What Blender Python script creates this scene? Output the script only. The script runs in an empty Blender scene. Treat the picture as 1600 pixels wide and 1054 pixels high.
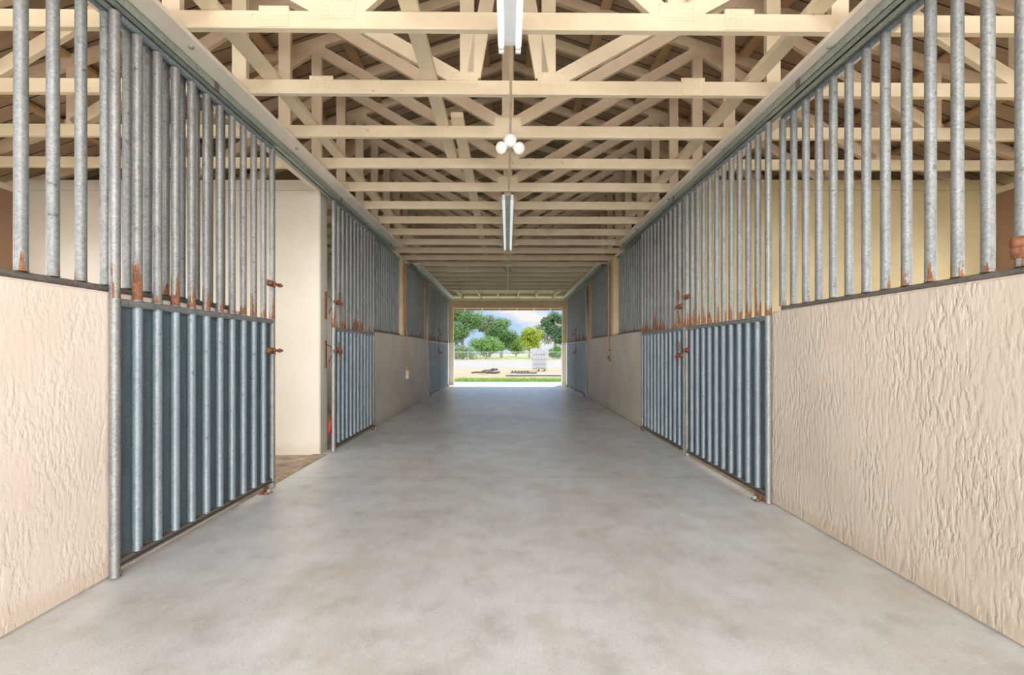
import bpy, math, random
from mathutils import Vector, Matrix, noise as mnoise
random.seed(7)
scene = bpy.context.scene
col = scene.collection
PI = math.pi

# ------------------------------------------------------------ camera
CAMZ = 1.03
cam_d = bpy.data.cameras.new('camera')
cam = bpy.data.objects.new('camera', cam_d); col.objects.link(cam)
cam.location = (0, 0, CAMZ); cam.rotation_euler = (PI/2, 0, 0)
cam_d.sensor_width = 36; cam_d.lens = 16
cam_d.shift_x = 6.5/1600; cam_d.shift_y = 21.5/1600
cam_d.clip_start = .05; cam_d.clip_end = 900
scene.camera = cam

# ------------------------------------------------------------ world: blue sky, broken bright cloud, brightest behind the camera
w = bpy.data.worlds.new('sky'); scene.world = w; w.use_nodes = True
nt = w.node_tree; nt.nodes.clear()
def N(t, kind, **kw):
    n = t.nodes.new(kind)
    for k, v in kw.items(): setattr(n, k, v)
    return n
tc = N(nt, 'ShaderNodeTexCoord')
sep = N(nt, 'ShaderNodeSeparateXYZ'); nt.links.new(tc.outputs['Generated'], sep.inputs[0])
mp = N(nt, 'ShaderNodeMapping'); mp.inputs['Scale'].default_value = (3.2, 3.2, 9.0); mp.inputs['Location'].default_value = (1.3, .4, .2)
nt.links.new(tc.outputs['Generated'], mp.inputs[0])
nz = N(nt, 'ShaderNodeTexNoise'); nz.inputs['Scale'].default_value = 1.6; nz.inputs['Detail'].default_value = 6
nt.links.new(mp.outputs[0], nz.inputs['Vector'])
cr = N(nt, 'ShaderNodeValToRGB'); cr.color_ramp.elements[0].position = .50; cr.color_ramp.elements[1].position = .62
nt.links.new(nz.outputs['Fac'], cr.inputs[0])
grad = N(nt, 'ShaderNodeValToRGB')
grad.color_ramp.elements[0].position = 0.0; grad.color_ramp.elements[0].color = (.55, .76, 1.0, 1)
grad.color_ramp.elements[1].position = .35; grad.color_ramp.elements[1].color = (.30, .52, .92, 1)
nt.links.new(sep.outputs['Z'], grad.inputs[0])
mx = N(nt, 'ShaderNodeMix', data_type='RGBA')
cv = N(nt, 'ShaderNodeMapRange'); cv.inputs['From Min'].default_value = .9; cv.inputs['From Max'].default_value = .3
nt.links.new(sep.outputs['Y'], cv.inputs['Value'])
cm = N(nt, 'ShaderNodeMath', operation='MAXIMUM'); nt.links.new(cr.outputs[0], cm.inputs[0]); nt.links.new(cv.outputs['Result'], cm.inputs[1])
nt.links.new(cm.outputs[0], mx.inputs['Factor']); nt.links.new(grad.outputs[0], mx.inputs['A']); mx.inputs['B'].default_value = (1.0, .97, .93, 1)
# brightness by compass direction: sky behind the camera raised as added fill for the interior
mr = N(nt, 'ShaderNodeMapRange', interpolation_type='SMOOTHSTEP')
mr.inputs['From Min'].default_value = .87; mr.inputs['From Max'].default_value = -.6
SKY_FRONT, SKY_BACK = .37, 3.9
mr.inputs['To Min'].default_value = SKY_FRONT; mr.inputs['To Max'].default_value = SKY_BACK
zm = N(nt, 'ShaderNodeMath', operation='MULTIPLY_ADD'); nt.links.new(sep.outputs['Z'], zm.inputs[0]); zm.inputs[1].default_value = -1.2; nt.links.new(sep.outputs['Y'], zm.inputs[2])
nt.links.new(zm.outputs[0], mr.inputs['Value'])
bg = N(nt, 'ShaderNodeBackground'); nt.links.new(mx.outputs['Result'], bg.inputs['Color']); 
zr = N(nt, 'ShaderNodeMapRange', interpolation_type='SMOOTHSTEP')
zr.inputs['From Min'].default_value = .1; zr.inputs['From Max'].default_value = .75; zr.inputs['To Min'].default_value = 1; zr.inputs['To Max'].default_value = .38
nt.links.new(sep.outputs['Z'], zr.inputs['Value'])
st = N(nt, 'ShaderNodeMath', operation='MULTIPLY'); nt.links.new(mr.outputs['Result'], st.inputs[0]); nt.links.new(zr.outputs['Result'], st.inputs[1])
nt.links.new(st.outputs[0], bg.inputs['Strength'])
wo = N(nt, 'ShaderNodeOutputWorld'); nt.links.new(bg.outputs[0], wo.inputs[0])

sun_d = bpy.data.lights.new('sun', 'SUN'); sun_d.energy = 1.5; sun_d.angle = math.radians(3); sun_d.color = (1, .95, .86)
sun = bpy.data.objects.new('sun', sun_d); col.objects.link(sun); sun.rotation_euler = (math.radians(-40), 0, math.radians(-18))

vs = scene.view_settings
scene.display_settings.display_device = 'sRGB'
vs.view_transform = 'Standard'; vs.look = 'None'; vs.gamma = 1; vs.use_curve_mapping = False
vs.exposure = 1.38

# ------------------------------------------------------------ materials
def newmat(name):
    m = bpy.data.materials.new(name); m.use_nodes = True
    t = m.node_tree; b = t.nodes['Principled BSDF']
    return m, t, b
def mapped(t, scale=(1, 1, 1), coord='Object'):
    if coord == 'World':
        c = N(t, 'ShaderNodeNewGeometry').outputs['Position']
    else: c = N(t, 'ShaderNodeTexCoord').outputs[coord]
    mpn = N(t, 'ShaderNodeMapping'); mpn.inputs['Scale'].default_value = scale
    t.links.new(c, mpn.inputs[0]); return mpn.outputs[0]
def noisen(t, vec, scale, detail=4, rough=.55):
    n = N(t, 'ShaderNodeTexNoise'); n.inputs['Scale'].default_value = scale
    n.inputs['Detail'].default_value = detail; n.inputs['Roughness'].default_value = rough
    t.links.new(vec, n.inputs['Vector']); return n.outputs['Fac']
def ramp(t, fac, stops):
    r = N(t, 'ShaderNodeValToRGB'); el = r.color_ramp.elements
    while len(el) < len(stops): el.new(.5)
    for e, (p, c) in zip(el, stops):
        e.position = p; e.color = (*c, 1) if len(c) == 3 else c
    t.links.new(fac, r.inputs[0]); return r.outputs[0]
def mix(t, fac, a, b, mode='MIX'):
    m = N(t, 'ShaderNodeMix', data_type='RGBA', blend_type=mode)
    for k, v in (('Factor', fac), ('A', a), ('B', b)):
        if isinstance(v, (int, float)): m.inputs[k].default_value = v
        elif isinstance(v, tuple): m.inputs[k].default_value = (*v, 1)
        else: t.links.new(v, m.inputs[k])
    return m.outputs['Result']
def math_(t, op, a, b=None):
    m = N(t, 'ShaderNodeMath', operation=op)
    for i, v in enumerate((a, b)):
        if v is None: continue
        if isinstance(v, (int, float)): m.inputs[i].default_value = v
        else: t.links.new(v, m.inputs[i])
    return m.outputs[0]
def bump(t, b, h, strength=.5, dist=.01):
    bn = N(t, 'ShaderNodeBump'); bn.inputs['Strength'].default_value = strength; bn.inputs['Distance'].default_value = dist
    t.links.new(h, bn.inputs['Height']); t.links.new(bn.outputs[0], b.inputs['Normal'])
BW = lambda v: (v, v, v)

def wood_paint(name, c1, c2, rough=.6):
    m, t, b = newmat(name)
    v = mapped(t, (1, 1, 1), 'World')
    n = noisen(t, v, 5, 5)
    n2 = noisen(t, mapped(t, (1.5, 40, 40), 'World'), 1.0, 3)
    c = ramp(t, n, [(.3, c2), (.65, c1)])
    kn = ramp(t, noisen(t, v, 23, 2), [(.24, (.25, .16, .08)), (.28, (1, 1, 1))])
    c = mix(t, .35, c, kn, 'MULTIPLY')
    t.links.new(c, b.inputs['Base Color']); b.inputs['Roughness'].default_value = rough
    bump(t, b, n2, .25, .003); return m
M_cream = wood_paint('cream_paint', (.79, .69, .51), (.71, .61, .44))
M_cream_shade = wood_paint('shaded_cream_paint', (.68, .55, .40), (.58, .46, .33))  # darker copy of the cream: shade up among the trusses put into the colour
M_header = wood_paint('header_paint', (.88, .81, .72), (.80, .73, .63))
M_brown = wood_paint('brown_timber', (.50, .33, .19), (.40, .26, .15))
M_post = wood_paint('post_paint', (.62, .48, .29), (.52, .38, .22))

def boards():
    m, t, b = newmat('roof_boards')
    pos = N(t, 'ShaderNodeNewGeometry').outputs['Position']
    s = N(t, 'ShaderNodeSeparateXYZ'); t.links.new(pos, s.inputs[0])
    k = math_(t, 'DIVIDE', s.outputs['Y'], .15)
    fl = math_(t, 'FLOOR', k); fr = math_(t, 'FRACT', k)
    wn = N(t, 'ShaderNodeTexWhiteNoise', noise_dimensions='1D'); t.links.new(fl, wn.inputs['W'])
    base = ramp(t, wn.outputs['Value'], [(0, (.36, .265, .18)), (1, (.55, .42, .29))])
    g = noisen(t, mapped(t, (2, 50, 2), 'World'), 1, 5)
    base = mix(t, .5, base, ramp(t, g, [(.3, BW(.55)), (.7, BW(1))]), 'MULTIPLY')
    gap = math_(t, 'GREATER_THAN', fr, .93)
    base = mix(t, gap, base, (.03, .02, .012))
    t.links.new(base, b.inputs['Base Color']); b.inputs['Roughness'].default_value = .8
    h = math_(t, 'SUBTRACT', 1, gap); bump(t, b, h, .8, .02)
    return m
M_boards = boards()

def stucco(name, c1, c2, stretch=(1, 1, .45), scale=52, strength=.4, stains=True):
    m, t, b = newmat(name)
    v = mapped(t, (1, 1, 1), 'World')
    n = noisen(t, v, 1.6, 5)
    c = ramp(t, n, [(.35, c2), (.65, c1)])
    s = N(t, 'ShaderNodeSeparateXYZ'); t.links.new(v, s.inputs[0])
    if stains:
        # splash dirt along the foot of the wall
        zz = math_(t, 'ADD', s.outputs['Z'], math_(t, 'MULTIPLY', noisen(t, v, 7, 6), -.12))
        d = ramp(t, zz, [(0.0, (.72, .62, .50)), (.06, (1, 1, 1))])
        c = mix(t, .3, c, d, 'MULTIPLY')
    t.links.new(c, b.inputs['Base Color']); b.inputs['Roughness'].default_value = .75
    warp = N(t, 'ShaderNodeTexNoise'); warp.inputs['Scale'].default_value = 3
    t.links.new(v, warp.inputs['Vector'])
    va = N(t, 'ShaderNodeVectorMath', operation='MULTIPLY_ADD')
    t.links.new(warp.outputs['Color'], va.inputs[0]); va.inputs[1].default_value = (.035, .035, .035); t.links.new(v, va.inputs[2])
    mp2 = N(t, 'ShaderNodeMapping'); mp2.inputs['Scale'].default_value = stretch; t.links.new(va.outputs[0], mp2.inputs[0])
    h1 = noisen(t, mp2.outputs[0], scale, 3, .5)
    h1 = ramp(t, h1, [(.38, BW(0)), (.54, BW(.85)), (.66, BW(1))])
    mk = ramp(t, noisen(t, mapped(t, (1, 1, .5), 'World'), 7, 3), [(.36, BW(.15)), (.58, BW(1))])
    h1 = mix(t, mk, BW(.55), h1)
    h2 = noisen(t, mapped(t, (1, 1, .12), 'World'), 45, 3)
    h = mix(t, .3, h1, h2)
    bump(t, b, h, strength, .007)
    return m
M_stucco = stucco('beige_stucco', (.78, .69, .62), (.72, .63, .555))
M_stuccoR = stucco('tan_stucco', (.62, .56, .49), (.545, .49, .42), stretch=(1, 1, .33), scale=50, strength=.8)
M_inner = stucco('inner_block_paint', (.57, .54, .475), (.52, .485, .41), scale=9, strength=.25, stretch=(1, 1, 1))
M_innerR = stucco('bounce_tinted_block_paint', (.50, .42, .25), (.40, .33, .19), scale=9, strength=.25, stretch=(1, 1, 1))  # green grass bounce and dimmer stall light put into the wall colour
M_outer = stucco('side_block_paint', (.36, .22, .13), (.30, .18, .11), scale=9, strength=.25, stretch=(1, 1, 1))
M_pier = stucco('white_stucco', (.86, .80, .70), (.80, .74, .64), scale=14, strength=.4)

def concrete():
    m, t, b = newmat('floor_concrete')
    v = mapped(t, (1, 1, 1), 'World')
    big = noisen(t, v, .8, 6, .6)
    c = ramp(t, big, [(.30, (.62, .62, .61)), (.48, (.76, .795, .83)), (.66, (.84, .885, .94))])
    med = noisen(t, v, 5, 8, .65)
    c = mix(t, .5, c, ramp(t, med, [(.22, (.30, .26, .21)), (.48, (.86, .85, .84)), (.74, (1.1, 1.1, 1.1))]), 'MULTIPLY')
    fine = noisen(t, v, 90, 4, .7)
    c = mix(t, .55, c, ramp(t, fine, [(.25, BW(.6)), (.75, BW(1))]), 'MULTIPLY')
    # brown stains with a shape of their own
    st = noisen(t, mapped(t, (1, .8, 1), 'World'), 2.1, 4, .6)
    stf = ramp(t, st, [(.52, BW(0)), (.74, BW(.75))])
    c = mix(t, stf, c, mix(t, noisen(t, v, 12, 8, .8), (.34, .29, .22), (.66, .62, .56)))
    vd = N(t, 'ShaderNodeTexVoronoi'); vd.inputs['Scale'].default_value = 7; t.links.new(v, vd.inputs['Vector'])
    c = mix(t, ramp(t, vd.outputs['Distance'], [(.018, BW(.7)), (.035, BW(0))]), c, (.24, .21, .17))
    # light scuffs dragged along the aisle
    sc = noisen(t, mapped(t, (5, 1.2, 1), 'World'), 6, 8, .7)
    c = mix(t, ramp(t, sc, [(.55, BW(0)), (.75, BW(.5))]), c, (.80, .82, .84))
    # scored joints across the aisle
    s = N(t, 'ShaderNodeSeparateXYZ'); t.links.new(v, s.inputs[0])
    jf = None
    for jy in (3.71, 7.36, 11.0):
        a = math_(t, 'ABSOLUTE', math_(t, 'SUBTRACT', s.outputs['Y'], jy))
        g = math_(t, 'LESS_THAN', a, .004 + .001*jy/4)
        jf = g if jf is None else math_(t, 'MAXIMUM', jf, g)
    c = mix(t, math_(t, 'MULTIPLY', jf, .6), c, (.30, .28, .25))
    t.links.new(c, b.inputs['Base Color'])
    r = ramp(t, noisen(t, v, 2.2, 6, .6), [(.25, BW(.31)), (.75, BW(.46))])
    t.links.new(r, b.inputs['Roughness'])
    b.inputs['Specular IOR Level'].default_value = .85; b.inputs['Coat Weight'].default_value = .35; b.inputs['Coat Roughness'].default_value = .31
    h = mix(t, jf, fine, (0, 0, 0)); bump(t, b, h, .3, .004)
    return m
M_floor = concrete()

def galv(name, c1, c2, rust_z=None, rust_t=.575, metal=.38, rough=.5):
    m, t, b = newmat(name)
    v = mapped(t, (1, 1, 1), 'World')
    vo = N(t, 'ShaderNodeTexVoronoi'); vo.inputs['Scale'].default_value = 130; t.links.new(v, vo.inputs['Vector'])
    sp = N(t, 'ShaderNodeSeparateColor'); t.links.new(vo.outputs['Color'], sp.inputs[0])
    n = noisen(t, mapped(t, (1, 1, .3), 'World'), 16, 6, .7)
    f = math_(t, 'ADD', math_(t, 'MULTIPLY', sp.outputs[0], .30), math_(t, 'MULTIPLY', n, .78))
    c = ramp(t, f, [(.25, c2), (.8, c1)])
    dk = ramp(t, noisen(t, v, 30, 4), [(.28, (.35, .33, .30)), (.36, (1, 1, 1))])
    c = mix(t, .7, c, dk, 'MULTIPLY')
    rf = None
    s = N(t, 'ShaderNodeSeparateXYZ'); t.links.new(v, s.inputs[0])
    if rust_z:
        lo, hi = rust_z
        # rust climbs a different height on every pipe, in pointed streaks
        yy = math_(t, 'FLOOR', math_(t, 'MULTIPLY', s.outputs['Y'], 8.1))
        wn = N(t, 'ShaderNodeTexWhiteNoise', noise_dimensions='1D'); t.links.new(yy, wn.inputs['W'])
        tz = math_(t, 'DIVIDE', math_(t, 'SUBTRACT', s.outputs['Z'], lo), hi-lo)
        nn = noisen(t, mapped(t, (1, 1, .07), 'World'), 42, 3)
        fn = noisen(t, v, 60, 3)
        val = math_(t, 'ADD', nn, math_(t, 'ADD', math_(t, 'MULTIPLY', wn.outputs['Value'], .18), math_(t, 'MULTIPLY', fn, .18)))
        val = math_(t, 'SUBTRACT', val, math_(t, 'MULTIPLY', tz, .34))
        rf = math_(t, 'MULTIPLY', math_(t, 'GREATER_THAN', val, rust_t), math_(t, 'GREATER_THAN', s.outputs['Z'], lo))
    spot = ramp(t, noisen(t, v, 14, 6, .7), [(.68, BW(0)), (.72, BW(.8))])
    rf = spot if rf is None else math_(t, 'MAXIMUM', rf, spot)
    rc = ramp(t, noisen(t, v, 60, 3), [(.3, (.11, .045, .025)), (.7, (.30, .14, .075))])
    c = mix(t, rf, c, rc)
    t.links.new(c, b.inputs['Base Color'])
    t.links.new(math_(t, 'MULTIPLY', math_(t, 'SUBTRACT', 1, rf), metal), b.inputs['Metallic'])
    t.links.new(math_(t, 'ADD', rough, math_(t, 'MULTIPLY', rf, .4)), b.inputs['Roughness'])
    bump(t, b, noisen(t, v, 120, 3), .15, .002)
    return m
M_pipe = galv('galvanised_pipe', (.335, .34, .335), (.15, .16, .165), rust_z=(1.27, 1.50))
M_fixpipe = galv('weathered_pipe', (.33, .345, .35), (.15, .165, .175), rust_z=(1.30, 1.50), rust_t=.70)
M_lowpipe = galv('clean_galvanised_pipe', (.32, .385, .43), (.17, .225, .27))
M_sheet = galv('galvanised_sheet', (.15, .20, .22), (.07, .105, .125), metal=.5, rough=.5)
M_rail = galv('grey_rail', (.24, .22, .20), (.12, .11, .10), metal=.4, rough=.6)
M_track = galv('weathered_track', (.42, .47, .42), (.27, .32, .28), metal=.3, rough=.6)

def simple(name, c, rough=.6, metal=0, emis=None, es=0, var=.15, sc=12):
    m, t, b = newmat(name)
    v = mapped(t, (1, 1, 1), 'World')
    lo = tuple(x*(1-var) for x in c); hi = tuple(min(1, x*(1+var)) for x in c)
    t.links.new(ramp(t, noisen(t, v, sc, 4), [(.3, lo), (.7, hi)]), b.inputs['Base Color'])
    b.inputs['Roughness'].default_value = rough; b.inputs['Metallic'].default_value = metal
    if emis: b.inputs['Emission Color'].default_value = (*emis, 1); b.inputs['Emission Strength'].default_value = es
    return m
M_rust = simple('rusty_iron', (.24, .10, .055), .85, .2, var=.5, sc=50)
M_dark = simple('dark_steel', (.06, .06, .055), .6, .3)
M_white = simple('white_enamel', (.88, .90, .91), .4, var=.03)
M_tube = simple('glass_tube', (.74, .78, .79), .25, emis=(.92, 1, 1), es=.2, var=.01)
M_bulb = simple('bulb_glass', (.72, .72, .70), .3, emis=(1, .97, .9), es=.12, var=.01)
M_conduit = simple('painted_conduit', (.72, .63, .46), .5)
M_conduitb = simple('rusty_conduit', (.50, .28, .15), .7, var=.35, sc=30)
M_box = simple('painted_box', (.72, .58, .44), .5)
M_greybox = simple('grey_box', (.42, .40, .36), .5, .3)
M_red = simple('red_rope', (.62, .05, .03), .6)
M_dirt = simple('stall_dirt', (.46, .38, .31), .95, var=.35, sc=8)
M_sill = simple('stained_sill', (.46, .36, .26), .85, var=.35, sc=14)
M_bounce_apron = simple('pale_bounce_apron', (.66, .63, .57), .9, var=.1, sc=2)
M_lawn = simple('dry_lawn', (.13, .16, .05), .95, var=.3, sc=.8)
M_field = simple('far_field', (.14, .16, .06), .95, var=.25, sc=.15)
M_soil = simple('sandy_ground', (.15, .13, .08), .95, var=.25, sc=1.3)
M_road = simple('pale_road', (.13, .128, .132), .9, var=.1, sc=.5)
M_blade = simple('grass_blade', (.13, .26, .03), .7, var=.4, sc=5)
M_fence = simple('fence_steel', (.20, .21, .21), .5, .4)
M_trunk = simple('bark', (.16, .12, .09), .9, var=.3, sc=3)
M_log = simple('dark_timber', (.05, .045, .045), .8, var=.3, sc=6)
M_tank = simple('white_plastic', (.20, .215, .25), .4, var=.05)
M_pallet = simple('pallet_wood', (.30, .24, .16), .8)
M_roofout = simple('shingle', (.25, .19, .15), .9, var=.2, sc=4)
def leafmat(name, c):
    m, t, b = newmat(name)
    oi = N(t, 'ShaderNodeNewGeometry')
    r = ramp(t, oi.outputs['Random Per Island'], [(0, tuple(x*.5 for x in c)), (.6, c), (1, tuple(min(1, x*1.6) for x in c))])
    t.links.new(r, b.inputs['Base Color']); b.inputs['Roughness'].default_value = .6
    tr = N(t, 'ShaderNodeBsdfTranslucent'); t.links.new(r, tr.inputs['Color'])
    ms = N(t, 'ShaderNodeMixShader'); ms.inputs[0].default_value = .35
    t.links.new(b.outputs[0], ms.inputs[1]); t.links.new(tr.outputs[0], ms.inputs[2])
    t.links.new(ms.outputs[0], t.nodes['Material Output'].inputs[0])
    return m

# ------------------------------------------------------------ mesh helpers
class MB:
    def __init__(s): s.v = []; s.f = []; s.sm = []
    def add(s, vs, fs, smooth=False):
        o = len(s.v); s.v += [tuple(x) for x in vs]; s.f += [tuple(i+o for i in f) for f in fs]; s.sm += [smooth]*len(fs); return s
    def box(s, x0, x1, y0, y1, z0, z1):
        x0, x1 = sorted((x0, x1)); y0, y1 = sorted((y0, y1)); z0, z1 = sorted((z0, z1))
        v = [(x, y, z) for z in (z0, z1) for y in (y0, y1) for x in (x0, x1)]
        return s.add(v, [(0, 2, 3, 1), (4, 5, 7, 6), (0, 1, 5, 4), (2, 6, 7, 3), (0, 4, 6, 2), (1, 3, 7, 5)])
    def bbox(s, x0, x1, y0, y1, z0, z1, c=.004):
        # box with chamfered edges
        x0, x1 = sorted((x0, x1)); y0, y1 = sorted((y0, y1)); z0, z1 = sorted((z0, z1))
        V = []; idx = {}
        for a, X in enumerate((x0, x1)):
            for b, Y in enumerate((y0, y1)):
                for d, Z in enumerate((z0, z1)):
                    sx, sy, sz = (1-2*a)*c, (1-2*b)*c, (1-2*d)*c
                    for k, p in enumerate(((X, Y+sy, Z+sz), (X+sx, Y, Z+sz), (X+sx, Y+sy, Z))):
                        idx[a, b, d, k] = len(V); V.append(p)
        F = []
        for a in (0, 1):
            q = [idx[a, 0, 0, 0], idx[a, 1, 0, 0], idx[a, 1, 1, 0], idx[a, 0, 1, 0]]; F.append(q if a else q[::-1])
            q = [idx[0, a, 0, 1], idx[1, a, 0, 1], idx[1, a, 1, 1], idx[0, a, 1, 1]]; F.append(q[::-1] if a else q)
            q = [idx[0, 0, a, 2], idx[1, 0, a, 2], idx[1, 1, a, 2], idx[0, 1, a, 2]]; F.append(q if a else q[::-1])
            for b in (0, 1):
                F.append([idx[a, b, 0, 0], idx[a, b, 1, 0], idx[a, b, 1, 1], idx[a, b, 0, 1]])
                F.append([idx[a, 0, b, 0], idx[a, 1, b, 0], idx[a, 1, b, 2], idx[a, 0, b, 2]])
                F.append([idx[0, a, b, 1], idx[1, a, b, 1], idx[1, a, b, 2], idx[0, a, b, 2]])
                for d in (0, 1): F.append([idx[a, b, d, 0], idx[a, b, d, 1], idx[a, b, d, 2]])
        return s.add(V, F)
    def tube(s, pts, r, n=14, caps=True):
        pts = [Vector(p) for p in pts]; V = []; F = []
        up = None
        for i, p in enumerate(pts):
            d = (pts[min(i+1, len(pts)-1)] - pts[max(i-1, 0)]).normalized()
            if up is None: up = Vector((0, 0, 1)) if abs(d.z) < .9 else Vector((1, 0, 0))
            a = d.cross(up).normalized(); b = d.cross(a).normalized(); up = b.cross(d) if False else up
            rr = r[i] if isinstance(r, (list, tuple)) else r
            for k in range(n):
                t = 2*PI*k/n; V.append(p + a*math.cos(t)*rr + b*math.sin(t)*rr)
        m = len(pts)
        for i in range(m-1):
            for k in range(n):
                F.append((i*n+k, i*n+(k+1) % n, (i+1)*n+(k+1) % n, (i+1)*n+k))
        s.add(V, F, True)
        if caps: s.add(V, [tuple(range(n))[::-1], tuple(range((m-1)*n, m*n))])
        return s
    def bar(s, p, q, wd, th, ydir=True):
        # rectangular timber from p to q in the xz plane; th along y, wd across
        p = Vector(p); q = Vector(q); d = (q-p).normalized(); y = Vector((0, 1, 0)); n = d.cross(y).normalized()
        V = []
        for e in (p, q):
            for a, b in ((-1, -1), (1, -1), (1, 1), (-1, 1)): V.append(e + n*wd/2*a + y*th/2*b)
        return s.add(V, [(0, 1, 2, 3), (7, 6, 5, 4), (0, 4, 5, 1), (1, 5, 6, 2), (2, 6, 7, 3), (3, 7, 4, 0)])
    def lathe(s, prof, c=(0, 0, 0), n=20, axis='z', M=None):
        V = []
        for r, z in prof:
            for k in range(n):
                t = 2*PI*k/n; v = Vector((r*math.cos(t), r*math.sin(t), z))
                if M: v = M @ v
                V.append(v + Vector(c))
        F = [(i*n+k, i*n+(k+1) % n, (i+1)*n+(k+1) % n, (i+1)*n+k) for i in range(len(prof)-1) for k in range(n)]
        s.add(V, F, True); s.add(V, [tuple(range(n))[::-1], tuple(range((len(prof)-1)*n, len(prof)*n))]); return s
    def build(s, name, mat, parent=None, loc=None, rot=None):
        me = bpy.data.meshes.new(name); me.from_pydata(s.v, [], s.f); me.polygons.foreach_set('use_smooth', s.sm); me.update()
        import bmesh
        bm = bmesh.new(); bm.from_mesh(me); bmesh.ops.recalc_face_normals(bm, faces=bm.faces) if len(bm.faces) < 60000 else None; bm.to_mesh(me); bm.free()
        me.materials.append(mat)
        o = bpy.data.objects.new(name, me); col.objects.link(o)
        if parent: o.parent = parent
        if loc: o.location = loc
        if rot: o.rotation_euler = rot
        return o
def tag(o, label=None, cat=None, group=None, kind=None):
    if label: o['label'] = label
    if cat: o['category'] = cat
    if group: o['group'] = group
    if kind: o['kind'] = kind
    return o
def empty(name, loc=(0, 0, 0), rz=0, label=None, cat=None, group=None):
    e = bpy.data.objects.new(name, None); col.objects.link(e); e.location = loc; e.rotation_euler = (0, 0, rz); e.empty_display_size = .1
    return tag(e, label, cat, group)
def struct(name, mb, mat): return tag(mb.build(name, mat), kind='structure')
def inst(src, parent, loc=(0, 0, 0)):
    o = src.copy(); col.objects.link(o); o.parent = parent; o.location = loc; return o
kids = {}
def copy_tree(o, parent=None, children=None):
    c = o.copy(); col.objects.link(c); c.parent = parent
    for ch in [x for x in list(col.objects) if x.parent == o]: copy_tree(ch, c)
    return c
ORD = ['first', 'second', 'third', 'fourth', 'fifth', 'sixth', 'seventh', 'eighth', 'ninth', 'tenth', 'eleventh', 'twelfth', 'thirteenth', 'fourteenth', 'fifteenth', 'sixteenth', 'seventeenth', 'eighteenth', 'nineteenth', 'twentieth']

# ------------------------------------------------------------ main measures
WL, WR = -1.81, 1.785            # aisle faces of the walls
TH = .14
WT = 1.30                        # height of the low walls
YB = -1.6                          # the near end of the barn (the camera stands in its open end)
YE = 14.0                        # the far end wall
OUT = 4.88                       # outer walls
CB = 2.662                       # underside of the truss chords
SL = 1/3

# ------------------------------------------------------------ shell
f = MB().box(-1.96, 1.94, -4, 15.25, -.12, 0); struct('floor', f, M_floor)
for s_, nm in ((-1, 'stall_left'), (1, 'stall_right')):
    struct('floor_' + nm, MB().box(s_*1.965, s_*(OUT), YB, YE, -.12, -.015), M_dirt)
struct('ground_bounce_apron', MB().box(-40, 40, -45, 0.6, -.2, -.125), M_bounce_apron)  # unseen pale ground behind the camera, added to bounce light indoors
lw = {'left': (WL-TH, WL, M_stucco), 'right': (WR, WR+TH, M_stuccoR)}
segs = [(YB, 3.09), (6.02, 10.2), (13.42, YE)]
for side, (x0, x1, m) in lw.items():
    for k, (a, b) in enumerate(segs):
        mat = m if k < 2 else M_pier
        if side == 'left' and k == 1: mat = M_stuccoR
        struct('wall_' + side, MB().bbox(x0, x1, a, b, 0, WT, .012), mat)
for s_, side in ((-1, 'left'), (1, 'right')):
    # stall partitions
    for y0, top in ((4.545, 2.74), (7.86, 2.60), (11.76, 2.60)):
        inner = 1.875 if y0 < 5 else 1.96
        pm = MB()
        if y0 < 5: pm.bbox(s_*inner, s_*OUT, y0, y0+.19, -.015, 2.645, .012); pm.box(s_*(inner+.004), s_*OUT, y0+.002, y0+.085, 2.64, top)
        else: pm.bbox(s_*inner, s_*OUT, y0, y0+.13, -.015, top, .012)
        struct('wall_partition_' + side, pm, M_inner if side == 'left' else M_innerR)
    # outer wall with a window opening to each stall
    o = MB(); xo0, xo1 = s_*OUT, s_*(OUT+.15)
    wins = [(-1.2, .6), (1.25, 4.0), (5.0, 7.4), (8.4, 11.3), (12.2, 13.6)]
    o.box(xo0, xo1, YB, YE+.2, -.12, 1.30); o.box(xo0, xo1, YB, YE+.2, 2.15, 2.60)
    prev = YB
    for a, b in wins: o.box(xo0, xo1, prev, a, 1.30, 2.15); prev = b
    o.box(xo0, xo1, prev, YE+.2, 1.30, 2.15)
    struct('wall_outer_' + side, o, M_outer)
    # far end wall
    struct('wall_far_' + side, MB().bbox(s_*1.665, s_*(OUT), YE+.002, YE+.2, -.0, WT, .012), M_pier)
    struct('wall_far_upper_' + side, MB().box(s_*1.80, s_*(OUT), YE+.002, YE+.2, WT, 2.57), M_inner)
    # jamb board of the far opening
    struct('trim_jamb_' + side, MB().bbox(s_*1.685, s_*1.80, YE+.02, YE+.16, WT, 2.36, .006), M_post)
    # continuous wall plate carrying the trusses
    struct('trim_wall_plate_' + side, MB().bbox(s_*1.82, s_*1.93, YB, YE, 2.622, CB, .004), M_header)
    struct('trim_outer_plate_' + side, MB().bbox(s_*OUT, s_*(OUT+.14), YB, YE, 2.60, CB, .004), M_cream)
struct('trim_lintel', MB().bbox(-1.80, 1.80, YE+.02, YE+.18, 2.362, 2.578, .006), M_post)
struct('trim_lintel_plate', MB().bbox(-OUT, OUT, YE+.0, YE+.2, 2.58, 2.655, .006), M_cream)
# stained ledge in the open doorway on the left, and the sills of the other doors
for side, (x0, x1, m) in lw.items():
    for (a, b) in ((3.09, 4.54), (4.74, 6.02), (10.2, 13.42)):
        struct('trim_sill_' + side, MB().bbox(x0 - (0 if side == 'right' else 0), x1, a, b, .0005, .006, .002), M_sill)

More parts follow.
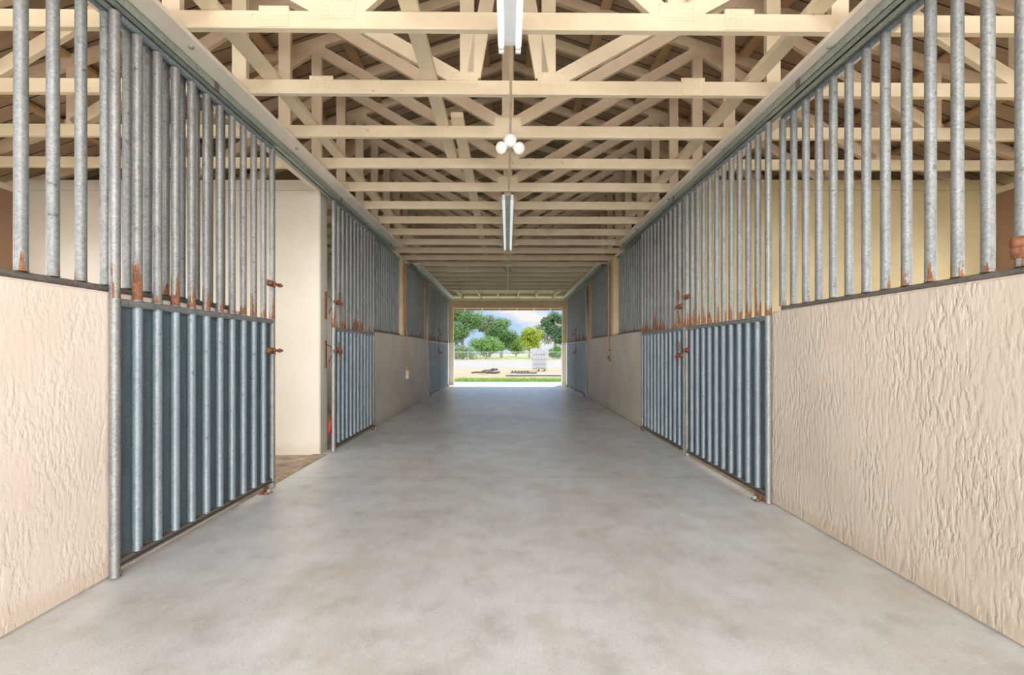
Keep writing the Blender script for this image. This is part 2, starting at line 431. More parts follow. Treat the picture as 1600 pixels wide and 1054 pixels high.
# timber uprights standing on the low walls
def post(x0, x1, y0, y1, z0, z1, lab, mat):
    o = MB().bbox(x0, x1, y0, y1, z0, z1, .012).build('wall_post', mat)
    return tag(o, lab, 'post')
post(WL-.10, WL+.015, 7.78, 7.94, WT+.001, 2.62, 'cream painted timber post on the left low wall at the gap in the track header', M_post)
post(WR-.015, WR+.10, 7.66, 7.86, WT+.001, 2.62, 'cream painted timber post on the right low wall at the gap in the track header', M_post)
post(WL-.13, WL-.01, 10.02, 10.19, WT+.001, 2.62, 'tan timber post on the left low wall beside the far pair of doors', M_brown)
post(WR+.01, WR+.13, 10.02, 10.19, WT+.001, 2.62, 'tan timber post on the right low wall beside the far pair of doors', M_brown)
post(WL-.13, WL-.02, 13.60, 13.98, WT+.001, 2.62, 'pale timber post on the left white pier at the far opening', M_pier)
post(WR+.02, WR+.13, 13.60, 13.98, WT+.001, 2.62, 'pale timber post on the right white pier at the far opening', M_pier)

# ------------------------------------------------------------ track headers and sliding door tracks
def header(side, y0, y1, lab):
    s_ = -1 if side == 'left' else 1
    xi = 1.62 if side == 'left' else 1.645
    o = MB().bbox(s_*xi, s_*1.818, y0, y1, 2.637, CB, .004)
    # knots and bolt heads along the underside
    o = o.build('track_header', M_header); tag(o, 'long cream header board under the truss ends, ' + lab, 'header board')
    for k in range(int((y1-y0)/1.2)):
        MB().lathe([(.002, -.012), (.012, -.010), (.014, 0)], (s_*(xi+.05), y0+.4+1.2*k, 2.637), 10).build('bolt', M_track, o)
def track(side, y0, y1, xc, lab):
    r = empty('door_track', (xc, y0, 2.585), 0, 'galvanised sliding door track, ' + lab, 'door track')
    L = y1-y0; t = MB()
    t.box(-.044, -.041, 0, L, 0, .051); t.box(.041, .044, 0, L, 0, .051); t.box(-.044, .044, 0, L, .0485, .0515)
    t.box(-.044, -.008, 0, L, 0, .003); t.box(.008, .044, 0, L, 0, .003)
    t.build('rail_channel', M_track, r)
    s_ = -1 if xc < 0 else 1
    for k in range(max(2, int(L/1.5))):
        y = .25 + k*(L-.5)/max(1, int(L/1.5)-1)
        MB().box(-s_*.0475, -s_*.044, y-.02, y+.02, .004, .051).build('bracket', M_rail, r)
    return r
header('left', YB, 7.02, 'over the near left stalls'); header('right', YB, 6.95, 'over the near right stalls')
header('left', 8.43, YE, 'over the far left stalls'); header('right', 8.43, YE, 'over the far right stalls')
GL, GR = -1.785, 1.76
track('left', YB, 7.04, GL, 'under the near left header'); track('right', YB, 6.98, GR, 'under the near right header')
track('left', 8.36, YE-.02, GL, 'under the far left header'); track('right', 8.36, YE-.02, GR, 'under the far right header')

# ------------------------------------------------------------ pipe meshes shared by all doors and bar panels
PR = .021
def proto(mb, name, mat):
    o = mb.build(name, mat); col.objects.unlink(o); return o
def pipe_mb(z0, z1, r=PR): 
    return MB().tube([(0, 0, z0), (0, 0, z0+.006), (0, 0, (z0+z1)/2), (0, 0, z1-.006), (0, 0, z1)], [r*1.12, r, r, r, r*1.05], 16)
P_up = proto(pipe_mb(1.272, 2.545), 'upper_bar', M_pipe)
P_low = proto(pipe_mb(.075, 1.236), 'lower_bar', M_lowpipe)
P_stile = proto(pipe_mb(.006, 2.57), 'stile', M_pipe)
P_fix = proto(pipe_mb(WT+.035, 2.59), 'bar', M_fixpipe)

def slide_bolt(parent, y, z, d, L=.15, reach=.75):
    # rusty slide bolt on the aisle face: local +x is the aisle; d = direction the bolt points along y
    r = MB(); 
    r.tube([(.034, y-d*L*.6, z), (.034, y+d*L*reach, z)], .009, 10)
    r.tube([(.034, y-d*L*.35, z), (.06, y-d*L*.35, z+.004), (.066, y-d*L*.35, z-.03)], .007, 8)
    for k in (-.45, -.05, .2 if reach < .5 else .5):
        r.lathe([(.010, -.012), (.016, -.010), (.016, .010), (.010, .012)], (.034, y+d*L*k, z), 12, M=Matrix.Rotation(PI/2, 3, 'X'))
    r.box(.014, .024, y-d*L*.5, y+d*L*.25, z-.022, z+.022)
    return r.build('slide_bolt', M_rust, parent)
def hasp(parent, y, z):
    r = MB(); pts = [(.03, y + .022*math.cos(t), z + .045*math.sin(t)) for t in [2*PI*k/16 for k in range(17)]]
    r.tube(pts, .005, 8, caps=False); r.tube([(.03, y-.005, z-.06), (.036, y+.008, z-.13), (.032, y, z-.19)], .005, 8)
    return r.build('latch_loop', M_rust, parent)
def door(side, y0, y1, latch_hi, lab, n=12, tabs=(), extra_guide=None):
    L = y1-y0; left = side == 'left'
    r = empty('stall_door', (GL, y0, 0) if left else (GR, y1, 0), 0 if left else PI, lab, 'sliding stall door', 'galvanised sliding stall doors')
    sp = L/(n-1)
    for y in (0, L): inst(P_stile, r, (0, y, 0))
    for k in range(1, n-1):
        inst(P_up, r, (0, k*sp, 0)); inst(P_low, r, (0.0, k*sp, 0))
    MB().tube([(0, .02, 2.565), (0, L-.02, 2.565)], .016, 12).build('top_rail', M_rail if False else M_lowpipe, r)
    MB().tube([(0, .015, 1.254), (0, L-.015, 1.254)], .019, 14).build('middle_rail', M_fixpipe, r)
    b = MB(); b.box(-.018, .020, .012, L-.012, .045, .052); b.box(-.018, -.012, .012, L-.012, .045, .085); b.tube([(0, .015, .064), (0, L-.015, .064)], .012, 10)
    b.build('bottom_rail', M_rail, r)
    MB().box(-.0165, -.0145, .01, L-.01, .05, 1.25).build('sheet_panel', M_sheet, r)
    # welds where the bars meet the middle rail
    wd = MB()
    for k in range(1, n-1):
        for z in (1.236, 1.272): wd.lathe([(.012, -.006), (.024, -.003), (.024, .003), (.012, .006)], (0, k*sp, z), 10)
    wd.build('weld_beads', M_fixpipe, r)
    for y in (L*.14, L*.86):
        h = MB(); h.box(-.003, .003, y-.03, y+.03, 2.57, 2.606); h.tube([(-.018, y, 2.612), (.018, y, 2.612)], .016, 12)
        h.build('roller_hanger', M_rail, r)
    # local y of the latching edge
    hi = latch_hi if left else not latch_hi
    ye = L-.03 if hi else .03; d = 1 if hi else -1
    pair = 'leaf' in lab
    for z in ((1.48, .99) if 'farther' in lab else (1.56, 1.04) if pair else (1.535, 1.035)): slide_bolt(r, ye, z, d, reach=.33 if pair else .75)
    if 'hasp' in tabs:
        for z in (1.60, 1.08): hasp(r, ye-d*.06, z)
    return r
door('left', 2.067, 3.446, True, 'open galvanised stall door pushed back over the near left wall')
door('left', 4.66, 6.03, False, 'closed galvanised stall door on the left, behind the thick partition wall', tabs=('hasp',))
door('left', 10.24, 11.66, True, 'nearer leaf of the far pair of doors on the left', tabs=('hasp',))
door('left', 11.80, 13.40, False, 'farther leaf of the far pair of doors on the left, by the white pier', n=13)
door('right', 3.075, 4.47, True, 'nearer leaf of the close pair of doors on the right')
door('right', 4.53, 5.94, False, 'farther leaf of the close pair of doors on the right', tabs=('hasp',))
door('right', 10.24, 11.66, True, 'nearer leaf of the far pair of doors on the right', tabs=('hasp',))
door('right', 11.80, 13.40, False, 'farther leaf of the far pair of doors on the right, by the white pier', n=13)

def panel(side, ys, y0, y1, lab, thick=None):
    s_ = -1 if side == 'left' else 1
    x = s_*1.857
    r = empty('bar_panel', (x, y0, WT), 0, lab, 'bar panel', 'fixed pipe panels on the low walls')
    L = y1-y0
    MB().tube([(0, 0, .019), (0, L, .019)], .016, 12).build('bottom_rail', M_rail, r)
    MB().tube([(0, 0, 2.602-WT), (0, L, 2.602-WT)], .017, 12).build('top_rail', M_lowpipe, r)
    for y in ys: inst(P_fix, r, (0, y-y0, -WT))
    if thick is not None:
        c = MB().lathe([(.024, -.045), (.031, -.04), (.031, -.01), (.027, -.004), (.033, 0), (.033, .03), (.024, .034)], (0, thick-y0, .11), 18).build('pipe_coupling', M_rust, r)
    return r
rng = lambda a, b, st: [a+st*k for k in range(int((b-a)/st+.5)+1)]
panel('right', [3.075-.1195*k for k in range(18)], .98, 3.07, 'tall pipe bars on the near right wall, up to the closed doors', thick=3.075-.1195*12)
panel('left', [1.736+.1217*k for k in range(-6, 11)], .95, 3.07, 'tall pipe bars on the near left wall, partly behind the open door')
for side, a in (('left', 7.77), ('right', 7.65)):
    panel(side, rng(6.09, a-.08, .12), 6.03, a-.002, 'pipe bars on the %s wall between the closed door and the timber post' % side)
    b = 7.95 if side == 'left' else 7.87
    panel(side, rng(b+.06, 9.96, .12), b, 10.01, 'pipe bars on the %s wall between the timber post and the far doors' % side)

# keepers on the partition nose beside the second left door
for z, nm in ((1.50, 'upper'), (1.00, 'lower')):
    k = MB().box(0, .012, 0, .03, z-.14, z+.14)
    k.tube([(.008, .015, z+.10), (.05, .03, z+.08), (.055, .05, z), (.03, .04, z-.08)], .006, 8)
    tag(k.build('latch_keeper', M_rust, loc=(-1.874, 4.655, 0)), nm + ' rusty latch keeper on the end of the left partition wall', 'latch keeper')
k = MB()
for q in range(8):
    k.tube([(.008*math.sin(a*2+q)+.002*q, .035*math.cos(a), .20+.012*q+.045*math.sin(a)) for a in [2*PI*j/12 for j in range(13)]], .007, 8, caps=False)
k.tube([(.008, 0, .32), (.004, 0, .38)], .005, 8)
tag(k.build('rope_coil', M_red, loc=(-1.862, 4.77, .0)), 'small coil of red rope low in the gap at the left partition end', 'rope')

# ------------------------------------------------------------ floor guides of the sliding doors
def guide(x, y, s_, lab):
    g = empty('floor_guide', (x, y, 0), 0, lab, 'floor guide', 'floor guides of the sliding doors')
    b = MB(); b.bbox(-.035-.03*s_, .035-.03*s_, -.035, .035, 0, .006, .002); b.box(-s_*.032, -s_*.027, -.03, .03, .005, .05)
    b.build('bracket', M_rust, g)
    MB().lathe([(.004, .006), (.015, .007), (.015, .028), (.006, .032)], (-s_*.052, 0, 0), 12).build('roller', M_track, g)
    b = MB()
    for yy in (-.022, .022): b.lathe([(.007, .006), (.007, .010), (.003, .012)], (-.012*s_-.03*s_, yy, 0), 8)
    b.build('bolt', M_track, g)
guide(GL, 3.30, -1, 'rusty floor guide at the open left door'); guide(GR, 3.15, 1, 'rusty floor guide at the near corner of the close right doors')
guide(GL, 5.98, -1, 'small rusty floor guide at the far corner of the closed left door'); guide(GR, 5.90, 1, 'small rusty floor guide at the far corner of the close right doors')
guide(GL, 10.26, -1, 'rusty floor guide at the near corner of the far left doors'); guide(GR, 10.26, 1, 'rusty floor guide at the near corner of the far right doors')
guide(GL, 13.3, -1, 'rusty floor guide by the white pier on the left'); guide(GR, 13.3, 1, 'rusty floor guide by the white pier on the right')

# ------------------------------------------------------------ trusses
TW, TT = .089, .04
def topz(x): return 4.38 - SL*abs(x)
def plate_mb(x, z, w_, h_, teeth):
    m = MB(); y = -TT/2
    m.box(x-w_/2, x+w_/2, y-.0025, y-.0003, z-h_/2, z+h_/2)
    if teeth:
        nx, nz_ = int(w_/.016), int(h_/.02)
        for a in range(nx):
            for b in range(nz_):
                cx = x-w_/2+(a+.5)*w_/nx; cz = z-h_/2+(b+.5)*h_/nz_
                m.add([(cx-.005, y-.0025, cz-.006), (cx+.005, y-.0025, cz-.006), (cx+.005, y-.0025, cz+.006), (cx-.005, y-.0025, cz+.006), (cx, y-.0075, cz+.004)],
                      [(0, 1, 4), (1, 2, 4), (2, 3, 4), (3, 0, 4)])
    return m
def truss(y, kind, lab, teeth=False):
    r = empty('roof_truss', (0, y, 0), math.radians(.55), lab, 'roof truss', 'cream roof trusses')
    zc = CB + TW/2
    MB().bbox(-5.15, 5.15, -TT/2, TT/2, CB, CB+TW, .004).build('bottom_chord', M_cream, r)
    for s_ in (-1, 1):
        MB().bar((0, 0, topz(0)-TW/2), (s_*5.45, 0, topz(5.45)-TW/2), TW, TT).build('top_chord', M_cream_shade, r)
    zb = CB+TW
    webs = []
    def web(x0, z0, x1, z1): webs.append(MB().bar((x0, 0, z0), (x1, 0, z1), TW, TT-.006))
    for s_ in (-1, 1):
        web(s_*1.70, zb-.004, s_*1.70, topz(1.7)-TW)
        web(s_*1.74, topz(1.7)-TW*1.1, s_*3.30, zb)
        web(s_*3.30, zb, s_*3.30, topz(3.3)-TW)
        if kind == 2: web(s_*.03, zb+.01, s_*1.66, topz(1.7)-TW*1.3)
        if kind == 1:
            web(s_*.26, zb-.004, s_*.26, topz(.26)-TW); web(s_*.33, zb+.02, s_*1.9, topz(1.9)-TW*1.2); web(s_*.22, zb+.02, s_*.02, 3.9)
        if kind == 0:
            web(s_*.86, zb-.004, s_*.86, topz(.86)-TW); web(s_*.93, zb+.01, s_*2.3, topz(2.3)-TW*1.2); web(s_*.78, zb+.01, s_*.0, 3.45)
    if kind != 1: web(0, zb-.004, 0, topz(0)-TW*1.1)
    for m in webs: m.build('web', M_cream_shade if kind == 2 else M_cream, r)
    for s_ in (-1, 1):
        if kind < 2: plate_mb(s_*1.18, zc+.012, .15, .105, teeth).build('nail_plate', M_cream, r)
        nx = {0: .86, 1: .28, 2: None}[kind]
        if nx: plate_mb(s_*nx, zb+.005, .18, .09, teeth).build('nail_plate', M_cream, r)
        plate_mb(s_*1.70, topz(1.7)-.09, .16, .12, False).build('nail_plate', M_cream_shade if kind == 2 else M_cream, r)
    if kind == 2: plate_mb(0, zb, .20, .12, False).build('nail_plate', M_cream, r)
    return r
TY = [2.308+TT/2+.583*i for i in range(18)]
for i, y in enumerate([TY[0]-.583*2, TY[0]-.583]):
    truss(y, 2, 'cream roof truss above and behind the picture edge' if i == 0 else 'cream roof truss just above the picture edge')
for i, y in enumerate(TY):
    truss(y, min(i, 2), 'cream timber roof truss, %s in view counting from the nearest' % ORD[i], teeth=i < 3)

# long braces lying on the bottom chords
def brace(x, y0, y1, lab, x1=None):
    x1 = x if x1 is None else x1; z0 = CB+TW+.0005; z1 = z0+.038
    h = .045
    m = MB().add([(x-h, y0, z0), (x+h, y0, z0), (x1+h, y1, z0), (x1-h, y1, z0), (x-h, y0, z1), (x+h, y0, z1), (x1+h, y1, z1), (x1-h, y1, z1)],
                 [(0, 1, 2, 3), (7, 6, 5, 4), (0, 4, 5, 1), (1, 5, 6, 2), (2, 6, 7, 3), (3, 7, 4, 0)])
    tag(m.build('truss_brace', M_cream), lab, 'brace board')
brace(-.495, 1.2, 4.35, 'long brace board lying on the trusses just left of the lamps')
brace(-.375, 3.35, 8.4, 'second brace board overlapping left of the lamps, farther along', -.40)
brace(-1.50, 1.2, 7.6, 'long brace board lying on the trusses beside the left header')
brace(1.57, 1.2, 7.6, 'long brace board lying on the trusses beside the right header')

# ------------------------------------------------------------ roof
def roofdeck():
    z = lambda x: 4.38+.042 - SL*abs(x)
    th = .03; Y0, Y1 = -1.9, 12.30
    for s_, nm in ((-1, 'left'), (1, 'right')):
        m = MB(); xe = 5.55
        for a in (0, th):
            pass
        P = [(0, Y0), (s_*xe, Y0), (s_*xe, 14.4), (s_*3.35, Y1), (0, Y1)]
        V = [(x, y, z(x)) for x, y in P] + [(x, y, z(x)+th) for x, y in P]
        n = len(P)
        m.add(V, [tuple(range(n)), tuple(range(n, 2*n))[::-1]] + [(i, (i+1) % n, n+(i+1) % n, n+i) for i in range(n)])
        struct('ceiling_boards_' + nm, m, M_boards)
        # purlins between boards and top chords
        for k in range(9):
            x = .25+.62*k
            p = MB().bbox(s_*(x-.045), s_*(x+.045), Y0+.05, Y1-.02, topz(x)+.002-.015, topz(x)+.036-.015, .003)
            tag(p.build('purlin', M_brown), '%s purlin from the ridge on the %s roof slope' % (ORD[k], nm), 'purlin', 'purlins under the roof boards')
    # hipped far end
    zh = lambda y: 2.44 + SL*(15.1-y)
    P = [(-3.35, Y1), (3.35, Y1), (5.5, 14.4), (5.5, 15.1), (-5.5, 15.1), (-5.5, 14.4)]
    V = [(x, y, zh(y)) for x, y in P] + [(x, y, zh(y)+th) for x, y in P]; n = 6
    struct('ceiling_hip', MB().add(V, [tuple(range(n)), tuple(range(n, 2*n))[::-1]] + [(i, (i+1) % n, n+(i+1) % n, n+i) for i in range(n)]), M_cream)  # cream instead of board brown: outdoor light on it put into the colour
    g = MB(); zt = zh(Y1)+th
    V = [(x, y, zz) for y in (Y1-.0, Y1+.03) for x, zz in ((-3.2, zt), (3.2, zt), (0, z(0)-.0))]
    struct('ceiling_gable', g.add(V, [(0, 1, 2), (5, 4, 3), (0, 3, 4, 1), (1, 4, 5, 2), (2, 5, 3, 0)]), M_boards)
    struct('trim_fascia', MB().bbox(-5.55, 5.55, 15.1, 15.13, 2.385, 2.48, .003), M_brown)
roofdeck()
for k, x in enumerate((-1.97, -1.41, -.84, -.285, .30, .85, 1.40, 1.97)):
    r = empty('jack_rafter', (x, TY[-1]+.03, CB), 0, 'short cream jack rafter above the far opening, %s from the left' % ORD[k], 'rafter', 'jack rafters at the far opening')
    y1 = 14.16 - TY[-1]
    MB().bbox(-.019, .019, 0, y1, 0, .089, .003).build('ceiling_joist', M_cream, r)
    d = MB(); a, b = 12.4, 15.08; zz = lambda y: 2.44+SL*(15.1-y)-.006-CB; oy = TY[-1]+.03
    d.add([(-.019+sx, y-oy, zz(y)+dz) for y in (a, b) for sx, dz in ((0, -.07), (.038, -.07), (.038, 0), (0, 0))],
          [(0, 1, 2, 3), (7, 6, 5, 4), (0, 4, 5, 1), (1, 5, 6, 2), (2, 6, 7, 3), (3, 7, 4, 0)])
    d.build('rafter', M_cream, r)

# ------------------------------------------------------------ lights and wiring
def strip(y0, L, x, lab):
    r = empty('strip_light', (x, y0, CB), 0, lab, 'light')
    b = MB(); b.bbox(-.030, .030, 0, L, -.045, -.0005, .004)
    b.add([(-.060, .0, -.030), (-.030, 0, -.045), (-.030, L, -.045), (-.060, L, -.030), (-.060, .0, -.028), (-.030, 0, -.040), (-.030, L, -.040), (-.060, L, -.028)],
          [(0, 1, 2, 3), (7, 6, 5, 4), (0, 4, 5, 1), (2, 6, 7, 3), (3, 7, 4, 0)])
    b.add([(.060, .0, -.030), (.030, 0, -.045), (.030, L, -.045), (.060, L, -.030), (.060, .0, -.028), (.030, 0, -.040), (.030, L, -.040), (.060, L, -.028)],
          [(3, 2, 1, 0), (4, 5, 6, 7), (1, 5, 4, 0), (3, 7, 6, 2), (0, 4, 7, 3)])
    b.build('housing', M_greybox if L > 2 else M_white, r)
    for sx in (-1, 1):
        MB().tube([(sx*.044, .03, -.062), (sx*.044, L-.03, -.062)], .016, 14).build('tube', M_tube, r)
        for yy, d in ((.0, 1), (L, -1)):
            e = MB(); e.bbox(sx*.044-.014, sx*.044+.014, yy-.008 if d < 0 else yy-.012, yy+.012 if d < 0 else yy+.008, -.080, -.030, .004)
            e.tube([(sx*.044, yy+.0*d, -.062), (sx*.044, yy+.03*d, -.062)], .012, 12)
            e.build('lamp_holder', M_white, r)
strip(1.14, 1.23, .010, 'white twin tube strip light nearest the camera, at the top of the picture')
strip(4.66, 2.38, .0, 'long dusty twin tube strip light, farther down the aisle')
def flood(x, y):
    r = empty('flood_light', (x, y, CB), 0, 'cluster of three white flood bulbs under the ceiling, middle of the aisle', 'light')
    MB().lathe([(.055, -.0005), (.055, -.02), (.045, -.035), (.015, -.045)], (0, 0, 0), 20).build('mount_plate', M_white, r)
    for dx, dy, dz, tilt in ((-.068, -.02, -.090, -1.05), (0, -.06, -.055, 0), (.068, -.02, -.094, 1.05)):
        c = Vector((dx, dy, dz)); n = Vector((dx*.9, -.10, -.05)).normalized()
        q = n.to_track_quat('Z', 'Y').to_matrix()
        m = MB(); m.lathe([(.014, -.075), (.016, -.045), (.030, -.028), (.043, -.008), (.045, .004), (.038, .018), (.022, .027), (.004, .030)], c, 20, M=q)
        b = m.build('bulb', M_bulb, r)
        MB().tube([c - n*.05, c - n*.085, (0, 0, -.03)], .013, 10).build('socket', M_white, r)
flood(.018, 3.47)
tag(MB().tube([(.018, 2.42, 2.6525), (.018, 3.40, 2.6525)], .009, 10).build('conduit', M_conduit), 'painted conduit along the ceiling between the near strip light and the flood bulbs', 'conduit')
tag(MB().tube([(.018, 3.54, 2.6525), (.010, 4.62, 2.6525)], .009, 10).build('conduit', M_conduit), 'painted conduit along the ceiling between the flood bulbs and the long strip light', 'conduit')
tag(MB().tube([(0, 7.09, 2.6525), (0, 8.42, 2.6525)], .009, 10).build('conduit', M_conduit), 'painted conduit along the ceiling from the long strip light to the grey fixture', 'conduit')
r = empty('ceiling_fixture', (0, 8.45, CB), 0, 'small grey fixture box on the ceiling beyond the long strip light', 'fixture')
MB().bbox(-.045, .045, 0, .12, -.07, -.0005, .006).build('junction_box', M_greybox, r)
MB().lathe([(.05, 0), (.058, -.05), (.05, -.10), (.03, -.12)], (0, .30, -.002), 16).build('lamp_globe', M_greybox, r)
MB().bbox(-.05, .05, .62, .74, -.05, -.0005, .006).build('junction_box', M_conduit, r)
MB().tube([(0, .12, -.0095), (0, .62, -.0095)], .009, 10).build('conduit', M_conduit, r)
tag(MB().tube([(0, 9.20, 2.6525), (0, TY[-1]-.1, 2.6525)], .009, 10).build('conduit', M_conduit), 'painted conduit along the ceiling from the grey fixture to the far opening', 'conduit')

# outlet on the left wall, water pipe on the right wall
r = empty('wall_outlet', (WL, 8.12, 0), 0, 'beige outlet box with conduit on the left wall under the timber post', 'outlet')
MB().bbox(.0005, .05, -.055, .055, .54, .66, .006).build('box', M_box, r)
MB().bbox(.0005, .056, -.06, .06, .655, .69, .004).build('cover_hood', M_box, r)
MB().tube([(.015, 0, .69), (.015, 0, 1.28), (.015, -.02, 1.32), (.02, -.10, 1.40), (.028, -.19, 1.5), (.028, -.19, 2.55)], .011, 10).build('conduit', M_conduitb, r)
r = empty('water_pipe', (WR, 7.95, 0), 0, 'brown water pipe with a spigot on the right wall beside the timber post', 'pipe')
MB().tube([(-.03, -.02, 2.55), (-.03, -.02, .97), (-.032, -.03, .93), (-.05, -.07, .915)], .014, 12).build('riser', M_conduitb, r)
m = MB(); m.tube([(-.05, -.06, .915), (-.05, -.16, .912), (-.05, -.20, .895), (-.05, -.205, .86)], .014, 12); m.tube([(-.05, -.13, .915), (-.05, -.13, .955)], .007, 8)
m.tube([(-.05, -.17, .957), (-.05, -.09, .957)], .009, 8); m.build('spigot', M_rust, r)
MB().bbox(-.018, -.0005, -.05, .01, 1.04, 1.06, .002).build('clip', M_rust, r)

# ------------------------------------------------------------ outdoors beyond the far opening
G = -.12
def ground(name, x0, x1, y0, y1, dz, mat): struct(name, MB().box(x0, x1, y0, y1, G-.05+dz, G+dz), mat)
ground('ground_lawn', -60, 60, .61, 200, -.055, M_field)
ground('ground_lawn_strip', -30, 30, 15.26, 19.3, .0, M_lawn)
ground('ground_sand', -40, 40, 19.3, 31.0, .0, M_soil)
ground('ground_path', 0.2, 12, 21.3, 23.4, .004, M_road)
ground('ground_road', -60, 60, 31.0, 58, .0, M_road)
ground('ground_field', -60, 60, 58, 120, .0, M_field)
# grass blades behind the slab
m = MB()
for _ in range(9000):
    x = random.uniform(-3.4, 3.4); y = random.uniform(15.35, 19.0); h = random.uniform(.04, .11); a = random.uniform(0, PI); wd = .008
    dx, dy = math.cos(a)*wd, math.sin(a)*wd; lx, ly = random.uniform(-.03, .03), random.uniform(-.03, .03)
    m.add([(x-dx, y-dy, G), (x+dx, y+dy, G), (x+lx, y+ly, G+h)], [(0, 1, 2)])
tag(m.build('grass', M_blade), 'short green grass just beyond the far end of the concrete floor', 'grass', kind='stuff')

# caged tank
r = empty('caged_tank', (1.86, 26.6, G), math.radians(4), 'white plastic tank in an upright metal cage beyond the far opening', 'tank')
MB().bbox(-.36, .36, -.3, .3, .13, 1.27, .05).build('tank', M_tank, r)
MB().lathe([(.10, 1.27), (.10, 1.31), (.08, 1.32)], (0, 0, 0), 16).build('lid', M_log, r)
c = MB()
for z in (.14, .42, .7, .98, 1.27):
    c.tube([(-.39, -.33, z), (.39, -.33, z), (.39, .33, z), (-.39, .33, z), (-.39, -.33, z)], .012, 6)
for k in range(6):
    x = -.39+.156*k
    for y in (-.33, .33): c.tube([(x, y, .10), (x, y, 1.29)], .010, 6)
c.build('cage', M_fence, r)
m = MB(); m.bbox(-.40, .40, -.34, .34, .09, .12, .005)
for x in (-.34, 0, .34): m.bbox(x-.05, x+.05, -.34, .34, 0, .09, .005)
m.build('pallet', M_pallet, r)

# dark felled timbers and a small dark stack on the sand
def logs(x, y, items, lab, nm='log_pile'):
    r = empty(nm, (x, y, G), 0, lab, 'log')
    for p, q, rad in items:
        m = MB(); P, Q = Vector(p), Vector(q)
        pts = [P.lerp(Q, t)+Vector((0, 0, .02*math.sin(7*t))) for t in (0, .25, .5, .75, 1)]
        m.tube(pts, [rad*k for k in (.8, 1, .95, .85, .7)], 10).build('log', M_log, r)
logs(-1.15, 23.6, [((-.75, 0, .03), (.1, .1, .10), .05), ((-.2, -.1, .08), (.45, .1, .20), .08), ((.0, -.25, .07), (.75, -.2, .08), .07), ((.3, 0, .20), (.62, .05, .22), .07)],
     'dark fallen branches lying on the sand, left of the middle in the far opening')
r = empty('grate_stack', (.75, 24.2, G), 0, 'low dark slatted frame lying on the sand in front of the caged tank', 'frame')
m = MB()
for k in range(6): m.bbox(-.55+.16*k, -.45+.16*k, -.2, .2, .05, .12, .01)
m.bbox(-.6, .45, -.2, -.12, .0, .05, .01); m.bbox(-.6, .45, .12, .2, .0, .05, .01); m.build('slats', M_log, r)
MB().bbox(-.3, .75, -.75, -.60, .0, .07, .015).build('beam', M_log, r)
tag(MB().tube([(-.1, 20.9, G+.03), (1.1, 20.95, G+.03), (2.6, 20.9, G+.03)], .03, 8).build('ground_pole', M_log), 'thin dark pole lying along the grass edge beyond the far opening', 'pole')

# chain link fence
fr = empty('chain_link_fence', (0, 59, G), 0, 'grey chain link fence along the far side of the road', 'fence')
x0, x1 = -13, 13
MB().tube([(x0, 0, 1.05), (x1, 0, 1.05)], .035, 6).build('top_rail', M_fence, fr)
MB().tube([(x0, 0, .08), (x1, 0, .08)], .02, 6).build('bottom_rail', M_fence, fr)
for k in range(11):
    x = x0+2.6*k; MB().tube([(x, 0, 0), (x, 0, 1.12)], .045, 8).build('post', M_fence, fr)
m = MB()
for k in range(110):
    x = x0+.24*k
    m.tube([(x, 0, .08), (min(x+1.0, x1), 0, 1.05)], .008, 4, caps=False); m.tube([(min(x+1.0, x1), 0, .08), (x, 0, 1.05)], .008, 4, caps=False)
m.build('wire_mesh', M_fence, fr)

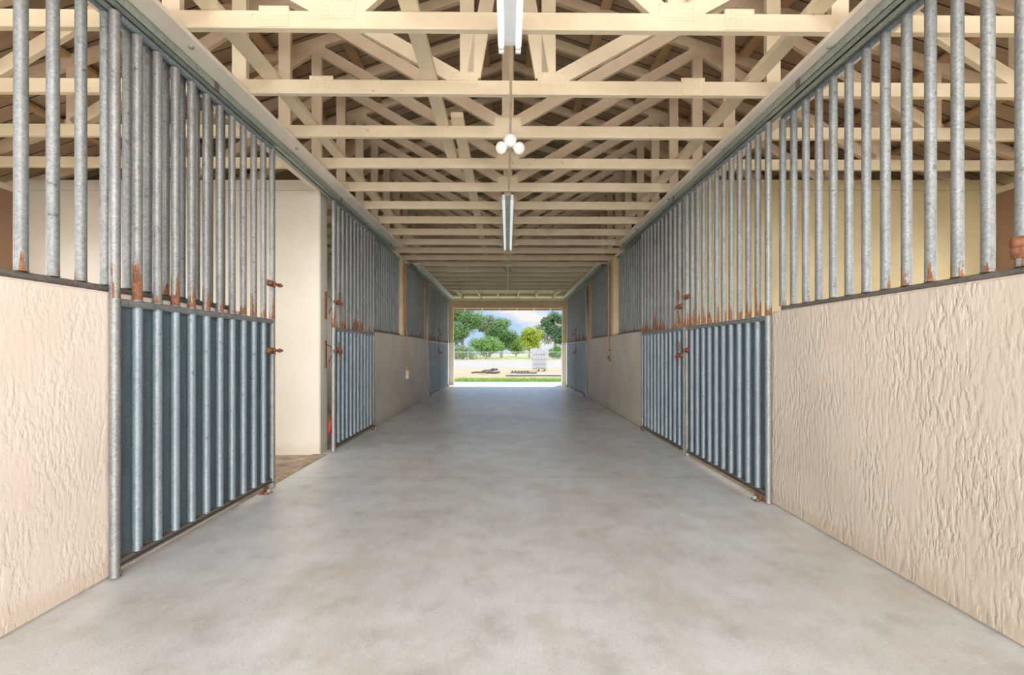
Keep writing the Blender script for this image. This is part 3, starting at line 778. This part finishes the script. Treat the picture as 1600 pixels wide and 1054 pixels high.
# trees
def tree(nm, x, y, h, crown, c, lab, nleaf, ls, trunk=.25, blobs=9, bare=.25, seed=0, squash=1.0, group='trees beyond the road'):
    rd = random.Random(seed)
    r = empty(nm, (x, y, G), 0, lab, 'tree' if 'tree' in nm else 'bush', group)
    mt = leafmat('leaf_%d' % seed, tuple(v*.55 for v in c))
    t = MB(); t.tube([(0, 0, 0), (trunk*.3, 0, h*.25), (-trunk*.2, 0, h*.55), (0, 0, h*.8)], [trunk, trunk*.75, trunk*.5, trunk*.15], 8)
    B = []
    for k in range(blobs):
        a = 2*PI*k/blobs+rd.uniform(-.4, .4); rr = crown*rd.uniform(.25, .72); zz = h*(bare+(1-bare)*rd.uniform(.22, .80))
        fall = 1-max(0, (zz/h-.55))*.9
        B.append((Vector((math.cos(a)*rr*fall, math.sin(a)*rr*fall*.8, zz)), crown*rd.uniform(.34, .52)))
    B.append((Vector((0, 0, h*.82)), crown*.45)); B.append((Vector((0, 0, h*(bare+1)/2)), crown*.6))
    for b, br in B[:-2]:
        t.tube([(0, 0, max(.2, b.z*.55)), tuple(b*.6+Vector((0, 0, b.z*.3))), tuple(b)], [trunk*.35, trunk*.22, .03], 6)
    t.build('trunk', M_trunk, r)
    m = MB()
    for _ in range(nleaf):
        b, br = rd.choice(B)
        v = Vector((rd.gauss(0, 1), rd.gauss(0, 1), rd.gauss(0, 1))).normalized()
        q = mnoise.noise(v*2.3+b)*.35
        p = b + Vector((v.x, v.y, v.z*.8*squash))*br*(rd.random()**.35)*(1+q)
        if p.z < .05: p.z = rd.uniform(.05, .4)
        p.z = min(p.z, h)
        n = (v+Vector((rd.uniform(-.7, .7), rd.uniform(-.7, .7), rd.uniform(-.2, .9)))).normalized()
        a = n.orthogonal().normalized(); bb = n.cross(a)
        th = rd.uniform(0, 2*PI); a, bb = a*math.cos(th)+bb*math.sin(th), bb*math.cos(th)-a*math.sin(th)
        s1 = ls*rd.uniform(.5, 1.1); s2 = s1*rd.uniform(.4, .7)
        m.add([p-a*s1, p+bb*s2-a*.2*s1, p+a*s1-n*s1*.25, p-bb*s2-a*.2*s1], [(0, 1, 2, 3)])
    m.build('foliage', mt, r)
U = 711.1
def at(px, Y): return (px-793.5)/U*Y
tree('tree', at(722, 72), 72, 9.2, 4.2, (.10, .22, .05), 'tall dark leafy tree at the left edge of the far opening', 9000, .16, .3, 10, .10, 1)
tree('tree', at(765, 88), 88, 9.0, 3.2, (.14, .20, .09), 'tall greyish thin crowned tree behind the broad bush, left of centre', 5500, .16, .3, 9, .3, 2)
tree('tree', at(783, 80), 80, 7.2, 3.3, (.11, .25, .06), 'round green tree just left of centre in the far opening', 9000, .17, .28, 10, .18, 3)
tree('bush', at(760, 70), 70, 3.4, 2.9, (.15, .33, .06), 'broad bright green bush behind the fence, left of centre', 7000, .14, .12, 9, .02, 4)
tree('tree', at(827, 76), 76, 5.2, 2.5, (.36, .50, .04), 'yellow green tree right of centre in the far opening', 6500, .15, .16, 9, .28, 5)
tree('tree', at(866, 70), 70, 7.9, 2.4, (.06, .16, .06), 'tall dark tree at the right edge of the far opening', 9500, .15, .25, 10, .06, 6)
tree('bush', at(870, 64), 64, 2.1, 1.3, (.12, .30, .06), 'low rounded green bush at the right edge behind the fence', 3000, .10, .07, 7, .02, 7)
tree('tree', at(840, 105), 105, 7.6, 3.2, (.20, .24, .14), 'pale hazy tree far behind the yellow green tree', 3500, .2, .25, 8, .3, 8)
tree('tree', at(806, 95), 95, 4.6, 3.0, (.18, .36, .06), 'light green low tree in the gap at the middle of the far opening', 4000, .18, .15, 8, .1, 9)
tree('tree', at(700, 95), 95, 9.0, 4.5, (.10, .20, .05), 'dark tree mostly hidden by the left edge of the far opening', 5000, .2, .3, 8, .1, 10)
tree('tree', at(892, 90), 90, 8.6, 4.0, (.08, .18, .06), 'dark tree mostly hidden by the right edge of the far opening', 5000, .2, .3, 8, .1, 11)
tree('bush', at(722, 62), 62, 1.9, 2.2, (.16, .27, .08), 'low shrubs behind the fence at the left of the far opening', 3000, .12, .07, 8, .02, 12)
